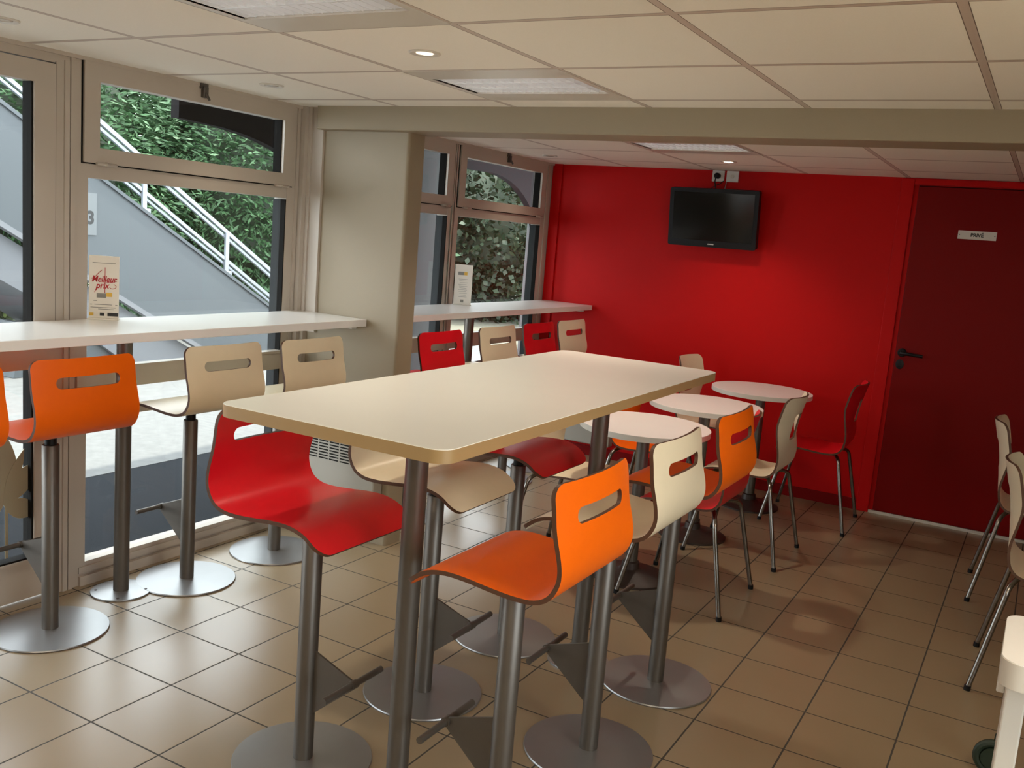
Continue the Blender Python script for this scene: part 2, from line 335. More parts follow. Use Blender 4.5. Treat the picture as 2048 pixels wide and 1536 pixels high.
# red door in the red wall
d2 = empty('door_2', (1.745, YR, 0), kind='structure')
f = MB(); f.bevbox(0.0, 0.075, -0.022, 0.02, 0, 2.085, 0.004).box(0.075, 0.10, -0.006, 0.02, 0, 2.05).box(0.0755, 1.0195, -0.0215, 0.02, 2.050, 2.0845).bevbox(1.02, 1.10, -0.022, 0.02, 0, 2.085, 0.004)
f.build('door_frame', 'red', d2)
MB().box(0.095, 1.02, -0.004, 0.02, 0.02, 2.045).build('door_shadow_gap', 'gap', d2).name = 'seal_shade_gap'  # black sheet stands in for the shade in the gap round the leaf
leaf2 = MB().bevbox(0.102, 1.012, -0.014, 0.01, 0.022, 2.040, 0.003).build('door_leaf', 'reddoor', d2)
h = MB(); h.lathe([(0.026, 0), (0.026, 0.008), (0.022, 0.011)], n=24)
h.v = [(x, -z-0.0, y) for x, y, z in h.v]
h.tube([(0, -0.008, 0), (0, -0.05, 0)], 0.011, 12).tube([(0, -0.048, 0), (0.012, -0.056, 0), (0.05, -0.058, -0.002), (0.125, -0.056, -0.006)], 0.0105, 12)
h.build('door_handle', 'black', leaf2, (0.085+0.055, -0.014, 1.035)).parent = leaf2
k = MB(); k.lathe([(0.024, 0), (0.024, 0.007), (0.010, 0.009)], n=24); k.v = [(x, -z, y*1.25) for x, y, z in k.v]
k.build('lock_rosette', 'black', leaf2, (0.136, -0.014, 0.962))
sg = MB().bevbox(-0.103, 0.103, -0.003, 0, -0.025, 0.025, 0.001).build('door_sign', 'signplate', leaf2, (2.20-1.745, -0.0145, 1.771))
text_obj('sign_lettering', 'PRIVÉ', 0.028, 'inkblack', sg, (0, -0.0035, 0), (R(90), 0, 0), 0.0003, bold=0.0012)
for sx in (-0.094, 0.094):
    s_ = MB().lathe([(0.003, 0), (0.003, 0.001)], n=10); s_.v = [(x+sx, -0.003-z, y) for x, y, z in s_.v]; s_.build('screw', 'inkblack', sg)

# ------------------------------------------------------------------ ceiling lights
def louver_light(x0, y0, label):
    r = empty('ceiling_light', (x0+0.3055, y0+0.3055, CEIL)); tag(r, label, 'ceiling light', 'recessed louvre lights in the ceiling grid')
    f = MB(); z0, z1 = -0.002, 0.004
    f.box(-0.3055, 0.3055, -0.3055, -0.155, z0, z1).box(-0.3055, 0.3055, 0.155, 0.3055, z0, z1).box(-0.3055, -0.283, -0.155, 0.155, z0, z1).box(0.283, 0.3055, -0.155, 0.155, z0, z1)
    f.box(-0.3055, 0.3055, -0.3055, 0.3055, 0.078, 0.082).box(-0.285, -0.283, -0.155, 0.155, 0.0, 0.078).box(0.283, 0.285, -0.155, 0.155, 0.0, 0.078)
    f.build('housing', 'plate', r)
    for k in range(3):
        yc = -0.103+0.103*k; g = MB(); prof = [(yc+0.051*math.sin(R(a)), 0.004+0.072*math.cos(R(a))) for a in range(-90, 91, 12)]
        v = [(x, p[0], p[1]) for x in (-0.282, 0.282) for p in prof]; n = len(prof)
        g.add(v, [(i, i+1, n+i+1, n+i) for i in range(n-1)], 0, True)
        g.build('reflector', 'alu', r)
        MB().tube([(-0.275, yc, 0.058), (0.275, yc, 0.058)], 0.008, 10).build('lamp_tube', 'tubeglow', r)
    bl = MB()
    for i in range(17):
        x = -0.272+0.034*i; bl.prism([(-0.154, 0.026), (0.154, 0.026), (0.154, 0.002), (-0.154, 0.002)], x-0.0012, x+0.0012, 'x')
    for yy in (-0.0515, 0.0515): bl.box(-0.282, 0.282, yy-0.002, yy+0.002, 0.001, 0.028)
    bl.build('louvre_blades', 'alu', r)
    return r
louver_light(0.558, -0.506, 'square recessed louvre light nearest the viewer, cut off by the top edge of the photo')
louver_light(0.558, 0.716, 'square recessed louvre light in front of the ceiling beam, above the long high table')
louver_light(0.558, 2.549, 'square recessed louvre light behind the beam, pink-tinted, above the television')
def downlight(x, y, label, lit=0, power=0, soft=None):
    r = empty('downlight', (x, y, CEIL)); tag(r, label, 'downlight', 'small round recessed downlights')
    MB().lathe([(0.030, 0), (0.030, -0.003), (0.046, -0.006), (0.050, -0.003), (0.050, 0)], n=32).build('trim_ring', 'plate', r)
    MB().lathe([(0.0285, 0), (0.026, -0.004), (0.012, -0.0055), (0.001, -0.006)], n=24).build('lamp_face', ('lampoff', 'lampdim', 'glow')[lit], r)
    if power:
        s = ceiling_spot('downlight_beam', x, y, power); s.parent = r; s.location = (0, 0, -0.03)
    return r
downlight(0.854, 0.434, 'lit round downlight in front of the beam, between the two nearest louvre lights', 1, 16)
downlight(-0.29, 0.958, 'round downlight above the open sash of the front window', 0, 3)
downlight(-0.297, -0.195, 'round downlight at the top left corner above the glazed door', 0, 3)
downlight(0.851, 3.573, 'bright lit downlight above the television sockets', 2, 15)
downlight(-0.352, 3.571, 'round downlight near the far window corner', 0, 3)
# beams without fittings, added to brighten the tables, floor and right side
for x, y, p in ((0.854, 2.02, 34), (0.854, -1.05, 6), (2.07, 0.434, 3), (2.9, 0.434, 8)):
    ceiling_spot('added_lamp_beam', x, y, p)

# ------------------------------------------------------------------ moulded seat shells
def resample(P, n):
    P = [Vector((a, b)) for a, b in P]; L = [0]
    for i in range(1, len(P)): L.append(L[-1]+(P[i]-P[i-1]).length)
    T = L[-1]; out = []
    for k in range(n):
        t = T*k/(n-1); i = max(j for j in range(len(L)) if L[j] <= t+1e-9); i = min(i, len(P)-2)
        out.append(P[i].lerp(P[i+1], (t-L[i])/max(1e-9, L[i+1]-L[i])))
    return out, T
def catmull(P, m=10):
    P = [Vector(p) for p in P]; Q = [P[0]*2-P[1]] + P + [P[-1]*2-P[-2]]; out = []
    for i in range(1, len(Q)-2):
        for k in range(m):
            t = k/m; a, b, c, d = Q[i-1:i+3]
            out.append(tuple(0.5*((2*b)+(c-a)*t+(2*a-5*b+4*c-d)*t*t+(3*b-a-3*c+d)*t**3)))
    out.append(tuple(P[-1])); return out
def shell_mesh(name, prof, width, slot, rt_top, rt_front, curve, backlen, m, th=0.011, step=0.013, taper=0.0):
    """prof runs from the top of the back (s,z) down and along the seat to its front lip; slot=(u0,u1,halfwidth,radius)"""
    Pn = 400; pts, T = resample(catmull(prof), Pn); hw = width/2
    outl = rrect(-hw, hw, 0, T, rt_top, 8)
    # different radii for back top (u=0) and front lip (u=T)
    outl = arc(hw-rt_front, T-rt_front, rt_front, 0, 90, 8) + arc(-hw+rt_front, T-rt_front, rt_front, 90, 180, 8) + arc(-hw+rt_top, rt_top, rt_top, 180, 270, 8) + arc(hw-rt_top, rt_top, rt_top, 270, 360, 8)
    def dens(poly, st):
        o = []
        for i in range(len(poly)):
            a, b = Vector(poly[i]), Vector(poly[(i+1) % len(poly)]); n = max(1, int((b-a).length/st))
            o += [a.lerp(b, k/n) for k in range(n)]
        return o
    O = dens(outl, step); S = dens(rrect(-slot[2], slot[2], slot[0], slot[1], slot[3], 6), step*0.8)
    V = O+S; no, ns = len(O), len(S)
    E = [(i, (i+1) % no) for i in range(no)] + [(no+i, no+(i+1) % ns) for i in range(ns)]
    def inside(p, poly):
        c = False; j = len(poly)-1
        for i in range(len(poly)):
            if (poly[i].y > p.y) != (poly[j].y > p.y) and p.x < (poly[j].x-poly[i].x)*(p.y-poly[i].y)/(poly[j].y-poly[i].y)+poly[i].x: c = not c
            j = i
        return c
    nx = int(width/step); ny = int(T/step)
    for i in range(1, nx):
        for j in range(1, ny):
            p = Vector((-hw+width*i/nx, T*j/ny))
            if not inside(p, O) or inside(p, S): continue
            if min((p-q).length for q in V[:no+ns]) < step*0.45: continue
            V.append(p)
    vv, ee, ff, *_ = geometry.delaunay_2d_cdt(V, E, [], 0, 1e-6)
    ff = [f for f in ff if inside(sum((vv[i] for i in f), Vector((0, 0)))/len(f), O) and not inside(sum((vv[i] for i in f), Vector((0, 0)))/len(f), S)]
    def mp(p, off):
        t = min(max(p.y/T, 0), 1)*(Pn-1); i = min(int(t), Pn-2); q = pts[i].lerp(pts[i+1], t-i); tg = (pts[min(i+2, Pn-1)]-pts[max(i-1, 0)]).normalized()
        nrm = Vector((-tg.y, tg.x))        # towards the sitter
        wgt = max(0, min(1, (backlen-p.y)/backlen*1.6)); wgt = wgt*wgt*(3-2*wgt)
        k = (p.x/hw)**2*curve*wgt
        x = p.x*(1-taper*max(0, 1-p.y/backlen))
        return (q.x+nrm.x*off+k, x, q.y+nrm.y*off)
    n = len(vv); v = [mp(p, th/2) for p in vv] + [mp(p, -th/2) for p in vv]
    me = MB(); me.add(v, [tuple(f) for f in ff], 0, True); me.add(v, [tuple(i+n for i in f[::-1]) for f in ff], 0, True)
    cnt = {}
    for f in ff:
        for i in range(len(f)):
            a, b = f[i], f[(i+1) % len(f)]; cnt.setdefault((min(a, b), max(a, b)), []).append((a, b))
    for k_, l in cnt.items():
        if len(l) == 1: a, b = l[0]; me.add([v[a], v[b], v[b+n], v[a+n]], [(0, 3, 2, 1)], 1, True)
    return me.mesh(name, [m, 'ply'])
STOOL_PROF = [(-0.196, 1.035), (-0.206, 0.98), (-0.212, 0.92), (-0.214, 0.86), (-0.207, 0.815), (-0.186, 0.780), (-0.150, 0.763), (-0.10, 0.760), (-0.04, 0.764), (0.03, 0.771), (0.09, 0.771), (0.14, 0.758), (0.180, 0.730), (0.198, 0.712)]
CHAIR_PROF = [(-0.262, 0.868), (-0.240, 0.78), (-0.222, 0.69), (-0.208, 0.60), (-0.200, 0.53), (-0.190, 0.490), (-0.165, 0.462), (-0.125, 0.450), (-0.06, 0.449), (0.02, 0.455), (0.09, 0.456), (0.15, 0.446), (0.19, 0.425)]
COLS = {'orange': 'orange', 'ivory': 'ivory', 'red': 'seatred'}
stool_shell = {k: shell_mesh('seat_shell', STOOL_PROF, 0.40, (0.062, 0.100, 0.122, 0.0185), 0.035, 0.045, 0.022, 0.22, m) for k, m in COLS.items()}
chair_shell = {k: shell_mesh('seat_shell', CHAIR_PROF, 0.385, (0.095, 0.235, 0.066, 0.022), 0.040, 0.060, 0.050, 0.34, m, th=0.010, taper=0.04) for k, m in COLS.items()}

def make_stool():
    r = empty('bar_stool')
    link('seat_shell', stool_shell['red'], r)
    MB().lathe([(0.020, 0.690), (0.020, 0.735), (0.045, 0.742), (0.075, 0.746), (0.075, 0.752)], n=24).build('gas_lift', 'black', r)
    MB().lathe([(0.029, 0.006), (0.029, 0.693), (0.027, 0.696)], n=28).build('pole', 'steel', r)
    MB().lathe([(0.200, 0), (0.202, 0.004), (0.200, 0.008), (0.03, 0.010)], n=56).build('base_plate', 'disc', r)
    br = MB().prism([(0.027, 0.345), (0.165, 0.298), (0.172, 0.285), (0.168, 0.268), (0.027, 0.150)], -0.003, 0.003, 'y').build('footrest_bracket', 'steel', r)
    MB().tube([(0.170, -0.125, 0.286), (0.170, 0.125, 0.286)], 0.0095, 14).tube([(0.170, -0.012, 0.286), (0.170, 0.012, 0.286)], 0.0125, 14).build('footrest_bar', 'steel', r)
    return r
proto_stool = make_stool(); used = [False]
def stool(x, y, rz, colour, label, group):
    o = proto_stool if not used[0] else copy_tree(proto_stool); used[0] = True
    o.location = (x, y, 0); o.rotation_euler = (0, 0, rz)
    for ch in [c for c in bpy.data.objects if c.parent == o and c.name.startswith('seat_shell')]: ch.data = stool_shell[colour]; ch['label'] = colour + ' moulded plywood seat and back in one piece'
    return tag(o, label, 'bar stool', group)
G1, G2, G3 = 'bar stools at the front window counter', 'bar stools at the far window counter', 'bar stools around the long high table'
PI = math.pi
stool(-0.36, -0.475, PI, 'orange', 'orange bar stool cut off by the left edge of the photo', G1)
stool(-0.36, 0.015, PI+0.0, 'orange', 'orange bar stool at the front window counter, its whole back in view', G1)
stool(-0.385, 0.665, PI, 'ivory', 'ivory bar stool at the front window counter, beside the orange one', G1)
stool(-0.365, 1.165, PI, 'ivory', 'ivory bar stool at the front window counter next to the short wall', G1)
stool(-0.27, 2.04, PI, 'red', 'red bar stool at the far window counter, closest to the short wall', G2)
stool(-0.27, 2.62, PI, 'ivory', 'ivory bar stool at the far window counter between two red ones', G2)
stool(-0.27, 3.12, PI, 'red', 'red bar stool at the far window counter between two ivory ones', G2)
stool(-0.27, 3.58, PI, 'ivory', 'ivory bar stool at the far window counter nearest the red wall', G2)
stool(0.935, -0.065, 0.0, 'red', 'red bar stool on the window side of the high table, large in the foreground', G3)
stool(0.975, 0.485, 0.02, 'ivory', 'ivory bar stool on the window side of the high table, back hidden under the top', G3)
stool(0.965, 1.055, 0.0, 'red', 'red bar stool on the window side of the high table, farthest from the viewer', G3)
stool(1.590, -0.065, PI, 'orange', 'orange bar stool in front on the door side of the high table', G3)
stool(1.590, 0.505, PI, 'ivory', 'ivory bar stool in the middle of the door side of the high table', G3)
stool(1.590, 1.075, PI, 'orange', 'orange bar stool farthest away on the door side of the high table', G3)

def make_chair():
    r = empty('bistro_chair')
    link('seat_shell', chair_shell['red'], r)
    for sx, fx, by in ((-0.165, -0.262, 0.150), (0.115, 0.215, 0.150)):
        for s in (-1, 1):
            p = [(sx*0.55, s*0.05, 0.437), (sx*0.9, s*0.115, 0.437)]
            c = Vector((sx+(fx-sx)*0.18, s*(by+0.045), 0.405))
            a, b = Vector(p[-1]), Vector((fx, s*0.245, 0.012)); e = c + (b-c)*0.06
            for k in range(1, 7): t = k/6; p.append(tuple(a.lerp(c+Vector((0, 0, 0.028)), t).lerp((c+Vector((0, 0, 0.028))).lerp(e, t), t)))
            p += [tuple(e.lerp(b, 0.5)), tuple(b)]
            lg = MB().tube(p, 0.0105, 12).build('leg', 'chrome', r)
            MB().tube([(b.x, b.y, 0.02), (b.x+(fx-sx)*0.01, b.y, 0.0)], 0.0125, 12).build('foot_cap', 'black', lg)
    MB().tube([(-0.10, 0, 0.437), (0.08, 0, 0.440)], 0.010, 10).tube([(-0.10, -0.09, 0.437), (-0.10, 0.09, 0.437)], 0.010, 10).tube([(0.07, -0.09, 0.437), (0.07, 0.09, 0.437)], 0.010, 10).build('under_frame', 'chrome', r)
    return r
proto_chair = make_chair(); usedc = [False]
def chair(x, y, rz, colour, label, group):
    o = proto_chair if not usedc[0] else copy_tree(proto_chair); usedc[0] = True
    o.location = (x, y, 0); o.rotation_euler = (0, 0, rz)
    for ch in [c for c in bpy.data.objects if c.parent == o and c.name.startswith('seat_shell')]: ch.data = chair_shell[colour]; ch['label'] = colour + ' moulded plywood seat and back in one piece'
    return tag(o, label, 'chair', group)
H1, H2, H3 = 'low chairs on the window side of the round tables', 'low chairs on the door side of the round tables', 'low chairs at the right edge'
chair(0.775, 2.045, 0.0, 'ivory', 'ivory low chair at the nearest round table, window side, seat seen under the red stool', H1)
chair(0.83, 2.90, 0.0, 'orange', 'bright orange low chair behind the nearest round table, window side of the middle one', H1)
chair(0.85, 3.90, -0.05, 'ivory', 'ivory low chair by the red wall, back rising behind the high table corner', H1)
chair(1.340, 2.03, PI, 'red', 'red low chair partly hidden behind the farthest orange bar stool', H2)
chair(1.365, 2.845, PI, 'ivory', 'ivory low chair on the door side of the middle round table', H2)
chair(1.520, 3.74, PI+0.03, 'red', 'red low chair on the door side, standing closest to the red door', H2)
chair(2.835, 2.03, 0.0, 'ivory', 'ivory low chair at the right edge, the nearer of two seen edge-on', H3)
chair(2.745, 3.11, 0.04, 'ivory', 'ivory low chair at the right edge, the farther one near the red door', H3)

# ------------------------------------------------------------------ tables
def post(parent, x, y, ztop, rbase=0.115, name='post'):
    p = MB().lathe([(0.030, 0.006), (0.030, ztop)], (x, y), 28).build(name, 'steel', parent)
    b = MB().lathe([(rbase, 0), (rbase+0.001, 0.004), (rbase, 0.007), (0.03, 0.009)], (x, y), 44).build('base_plate', 'disc', parent)
    for k in range(4):
        a = R(45+90*k); MB().lathe([(0.006, 0.007), (0.005, 0.010), (0.001, 0.0105)], (x+(rbase-0.02)*math.cos(a), y+(rbase-0.02)*math.sin(a)), 8).build('screw', 'iron', b)
t = empty('high_table', (1.235, 0.55, 0), R(0.6)); tag(t, 'long rectangular high table with cream top and rounded corners, in the centre', 'table')
MB().prism(rrect(-0.335, 0.335, -0.965, 0.965, 0.045), 1.068, 1.098, mi=0, smi=1, smooth=True).prism(rrect(-0.334, 0.334, -0.964, 0.964, 0.045), 1.098, 1.0995).build('tabletop', ['top', 'topedge'], t)
post(t, 0.04, -0.63, 1.068); post(t, 0.06, 0.50, 1.068)

def counter(y0, y1, xf, posts, label, cleat_y):
    c = empty('window_counter', (XW+0.01, y0, 0)); tag(c, label, 'counter', 'long white counters along the windows')
    D = xf-(XW+0.01); Ln = y1-y0
    MB().bevbox(0.006, D, 0, Ln, 1.066, 1.100, 0.002).build('worktop', 'wtop', c)
    for x, y in posts: post(c, x-(XW+0.01), y-y0, 1.066)
    s = -1 if cleat_y > y0+0.5 else 1
    MB().bevbox(0.06, D-0.06, cleat_y-y0-0.035, cleat_y-y0, 1.048, 1.066, 0.002).build('wall_cleat', 'wedge', c)
counter(-1.25, 1.565, -0.205, ((-0.472, 0.405), (-0.472, -0.95)), 'white window counter in front, from the left edge to the short wall', 1.565)
counter(1.70, 4.195, -0.235, ((-0.46, 2.90),), 'white window counter behind the short wall, ending at the red wall', 4.19)

def round_table(x, y, label, first=[None]):
    if first[0] is None:
        r = empty('round_table')
        n = 64; pr = [(0.303*math.cos(2*PI*k/n), 0.303*math.sin(2*PI*k/n)) for k in range(n)]
        MB().prism(pr, 0.715, 0.739, mi=1, smi=1, smooth=True).prism([(a*0.999, b*0.999) for a, b in pr], 0.739, 0.7405).build('tabletop', ['wtop', 'wedge'], r)
        MB().lathe([(0.030, 0.03), (0.030, 0.705), (0.06, 0.708), (0.06, 0.715)], n=28).build('post', 'steel', r)
        MB().lathe([(0.185, 0), (0.185, 0.010), (0.165, 0.018), (0.07, 0.030), (0.045, 0.045), (0.040, 0.075), (0.031, 0.080)], n=48).build('base', 'iron', r)
        first[0] = r; o = r
    else: o = copy_tree(first[0])
    o.location = (x, y, 0); return tag(o, label, 'table', 'round white bistro tables')
round_table(1.085, 2.035, 'round white table nearest the viewer, behind the long high table')
round_table(1.100, 2.880, 'round white table in the middle of the three round ones')
round_table(1.170, 3.745, 'round white table farthest back, in front of the red wall')

# small white stand cut off by the right edge
st = empty('serving_trolley', (2.80, 0.36, 0)); tag(st, 'white trolley with thick rounded top, cut off at the lower right edge', 'trolley')
MB().prism(rrect(-0.148, 0.30, -0.175, 0.165, 0.045), 0.680, 0.738, mi=1, smi=1, smooth=True).prism(rrect(-0.147, 0.299, -0.174, 0.164, 0.045), 0.738, 0.740).build('top', ['wtop', 'wedge'], st)
MB().bevbox(-0.128, -0.085, -0.09, 0.10, 0.03, 0.680, 0.004).build('leg_panel', 'wedge', st)
MB().bevbox(0.20, 0.24, -0.09, 0.10, 0.03, 0.680, 0.004).build('leg_panel', 'wedge', st)
MB().bevbox(-0.146, -0.128, 0.03, 0.06, 0.585, 0.63, 0.004).tube([(-0.128, 0.045, 0.605), (-0.125, 0.047, 0.59)], 0.010, 10).build('catch', 'white', st)
MB().tube([(-0.128, 0.10, 0.67), (-0.110, 0.80, 0.11)], 0.004, 8).build('brace_rod', 'iron', st)
wv = []
for k in range(25):
    a = 2*PI*k/24; wv.append((-0.115+0.047*math.cos(a), 0.80, 0.060+0.047*math.sin(a)))
MB().tube(wv, 0.013, 10).tube([(-0.115, 0.785, 0.060), (-0.115, 0.815, 0.060)], 0.036, 20).tube([(-0.110, 0.80, 0.14), (-0.112, 0.80, 0.10)], 0.010, 8).build('castor', 'rubber', st)

# ------------------------------------------------------------------ heaters
def heater(name, x0, x1, y, z0, z1, depth, label):
    h = empty(name, ((x0+x1)/2, y, 0)); W = (x1-x0)/2; tag(h, label, 'heater', 'white wall heaters')
    MB().bevbox(-W, W, -depth, 0, z0, z1, 0.008).build('casing', 'heater', h)
    sl = MB(); nc = int(2*W/0.068)
    for c in range(nc):
        for k in range(8):
            xx = -W+0.02+c*0.067; zz = z1-0.035-0.0145*k; sl.box(xx, xx+0.058, -depth-0.0008, -depth+0.002, zz-0.0032, zz+0.0032)
    sl.build('grille', 'gap', h)
heater('wall_heater', -0.56, -0.055, 1.569, 0.09, 0.530, 0.07, 'white slotted wall heater on the short wall, behind the red stool')
heater('wall_heater', -0.42, 0.03, YR-0.013, 0.10, 0.47, 0.07, 'white wall heater low on the red wall under the far counter')

# ------------------------------------------------------------------ television and sockets
tv = empty('television', (0.628, YR-0.105, 1.772)); tag(tv, 'black flat television hanging high on the red wall', 'television')
tv.rotation_euler = (R(8), 0, 0)
MB().prism(rrect(-0.300, 0.300, -0.190, 0.190, 0.015), -0.028, 0.022, 'y').build('casing', 'black', tv)
MB().box(-0.272, 0.272, -0.0295, -0.027, -0.148, 0.165).build('screen', 'screen', tv)
lg = MB()
for i in range(7): lg.box(-0.021+i*0.006, -0.0165+i*0.006, -0.0290, -0.0280, -0.1735, -0.1665)
lg.build('maker_mark', 'white', tv)
MB().box(-0.10, 0.10, 0.022, 0.070, -0.06, 0.06).build('wall_bracket', 'black', tv)
for x0, lab, kind in ((0.553, 'white wall socket with a black plug above the television', 1), (0.650, 'white blank outlet plate above the television, right of the plug', 0)):
    s = empty('wall_socket', (x0+0.043, YR, 2.052)); tag(s, lab, 'socket', 'outlets above the television')
    MB().bevbox(-0.041, 0.041, -0.011, 0, -0.036, 0.036, 0.003).build('plate', 'white', s)
    if kind:
        p = MB().lathe([(0.019, 0), (0.019, 0.03), (0.012, 0.036)], n=20); p.v = [(x, -0.011-z, y) for x, y, z in p.v]; p.build('plug', 'black', s)
    else:
        p = MB().lathe([(0.012, 0), (0.012, 0.003), (0.004, 0.004)], n=16); p.v = [(x, -0.011-z, y) for x, y, z in p.v]; p.build('outlet', 'wedge', s)
def cable(label, pts, r, m):
    P = catmull(pts, 6); tag(MB().tube(P, r, 8).build('cable', m), label, 'cable', 'cables behind the television')
cable('black power cable from the plug down behind the television', [(0.592, YR-0.045, 2.045), (0.588, YR-0.04, 2.01), (0.60, YR-0.05, 1.975), (0.612, YR-0.045, 1.93), (0.612, YR-0.03, 1.86)], 0.004, 'black')
cable('second black cable looping above the television', [(0.636, YR-0.012, 2.02), (0.622, YR-0.04, 2.00), (0.60, YR-0.055, 1.985), (0.57, YR-0.045, 1.96), (0.575, YR-0.03, 1.88)], 0.003, 'black')
cable('pale thin aerial cable from the right outlet', [(0.655, YR-0.006, 2.02), (0.654, YR-0.012, 1.99), (0.655, YR-0.03, 1.95), (0.655, YR-0.03, 1.87)], 0.003, 'cable')

# ------------------------------------------------------------------ menu holders on the counters
def card(x, y, rz, label, front):
    c = empty('display_card', (x, y, 1.100), rz); tag(c, label, 'display card', 'upright promotional cards on the counters')
    MB().bevbox(-0.055, 0.055, -0.002, 0.002, 0.004, 0.250, 0.001).build('panel', 'card', c)
    MB().bevbox(-0.057, 0.057, -0.028, 0.028, 0.0, 0.006, 0.002).build('foot', 'card', c)
    y0, y1 = -0.0032, -0.0022
    if front:
        def strokes(lines, r, m, nm):
            mb = MB()
            for ln in lines: mb.tube([(a, y0, b) for a, b in catmull(ln, 5)], r, 6)
            mb.build(nm, m, c)
        # script lettering: Meilleur prix
        strokes([[(-0.046, 0.160), (-0.034, 0.166), (-0.020, 0.182), (-0.008, 0.194)]], 0.0011, 'inkred', 'script_flourish')
        text_obj('script_lettering', 'Meilleur', 0.034, 'inkred', c, (0, -0.0028, 0.158), (R(90), 0, 0), 0.0003, 0.25, xs=0.80, bold=0.0007)
        text_obj('script_lettering', 'prix', 0.034, 'inkred', c, (-0.006, -0.0028, 0.133), (R(90), 0, 0), 0.0003, 0.25, xs=0.85, bold=0.0007)
        strokes([[(0.020, 0.127), (0.030, 0.122), (0.042, 0.126), (0.044, 0.134), (0.036, 0.140)], [(-0.012, 0.142), (0.02, 0.146), (0.046, 0.152)], [(-0.026, 0.130), (-0.030, 0.115), (-0.034, 0.106)]], 0.0011, 'inkred', 'script_flourish')
        MB().box(0.0025, 0.0045, y0, y1, 0.104, 0.205).build('centre_line', 'inkred', c)
        MB().box(-0.026, 0.008, y0, y1, 0.085, 0.103).build('photo_patch', 'inkgrey', c)
        MB().box(0.009, 0.030, y0, y1, 0.090, 0.106).box(-0.052, -0.037, y0, y1, 0.014, 0.026).build('photo_patch', 'inkyellow', c)
        g = MB()
        for zz, a, b in ((0.222, -0.042, 0.042), (0.073, -0.038, -0.025), (0.0585, -0.050, -0.042), (0.0585, -0.034, 0.030), (0.0585, 0.042, 0.050), (0.047, -0.048, 0.044), (0.0405, -0.020, 0.038)): g.box(a, b, y0, y1, zz-0.0011, zz+0.0011)
        g.build('small_print', 'inkgrey', c)
        MB().box(-0.014, 0.002, y0, y1, 0.014, 0.026).box(0.014, 0.053, y0, y1, 0.014, 0.027).build('logo_patch', 'inkblack', c)
    else:
        MB().box(-0.035, 0.002, y0, y1, 0.185, 0.205).build('photo_patch', 'inkgrey', c)
        MB().box(0.003, 0.022, y0, y1, 0.185, 0.205).build('photo_patch', 'inkyellow', c)
        g = MB()
        for k in range(11): g.box(-0.030+0.004*(k % 3), 0.026-0.005*(k % 2), y0, y1, 0.160-0.011*k-0.0009, 0.160-0.011*k+0.0009)
        g.build('small_print', 'inkgrey', c)
        MB().box(-0.012, 0.008, y0, y1, 0.016, 0.032).build('logo_patch', 'inkgrey', c)
card(-0.598, 0.404, R(46), 'promotional card reading Meilleur prix in red script on the front counter', True)
card(-0.560, 2.955, R(36), 'white card with a small picture on the far counter', False)

# ------------------------------------------------------------------ outside
struct('asphalt_path', MB().box(-2.06, XW-0.10, -8, 14, -0.08, -0.03), 'asphalt')
struct('concrete_paving', MB().box(-14, -2.06, -8, 9.5, -0.08, -0.028), 'concrete')
struct('gravel_ground', MB().box(-30, -2.06, 9.5, 40, -0.08, -0.02).box(-30, -14, -8, 9.5, -0.08, -0.03).box(-2.06, 16, 14, 40, -0.08, -0.03), 'gravel')
struct('shading_eave_slab', MB().box(-1.75, XW-0.10, -6, 9, 2.42, 2.55).box(XW-0.10, XR+1.8, YF-0.2, YR+0.2, CEIL+0.20, CEIL+0.35), 'column')  # unseen roof slab, overhangs added to hold off sun and high sky
struct('bounce_paving', MB().box(XR+0.1, 16, -14, 14, -0.08, -0.03), 'bounce_ground')  # unseen warm ground, added to bounce light in through the right window
# arched dark fascia between pale columns
def half_arch(P, label):
    o = MB().prism(P, -1.53, -1.47, 'x').build('arched_fascia', 'fascia'); tag(o, label, 'fascia', 'dark arched fascias under the eave')
half_arch([(1.50, 2.42), (1.50, 2.025), (1.81, 2.015), (1.98, 1.996), (2.12, 1.970), (2.22, 1.945), (2.30, 1.915), (2.38, 1.86), (2.45, 1.77), (2.50, 1.64), (2.54, 1.45), (2.64, 1.45), (2.64, 2.42)], 'dark grey arched fascia outside the front window')
half_arch([(3.93, 2.42), (3.93, 2.035), (4.71, 2.045), (4.86, 2.03), (5.00, 2.002), (5.14, 1.955), (5.26, 1.895), (5.36, 1.825), (5.46, 1.72), (5.54, 1.58), (5.58, 1.42), (5.70, 1.42), (5.70, 2.42)], 'dark grey arched fascia outside the far window')
for y, lab in ((2.78, 'pale square column outside, hidden behind the short wall'), (3.80, 'pale square column seen through the far window'), (5.84, 'pale square column beyond the far window')):
    o = MB().bevbox(-0.16, 0.14, -0.15 if y != 3.80 else -0.28, 0.15, -0.03, 2.42, 0.01).build('column', 'column', None, (-1.5, y, 0)); tag(o, lab, 'column', 'pale columns under the eave')

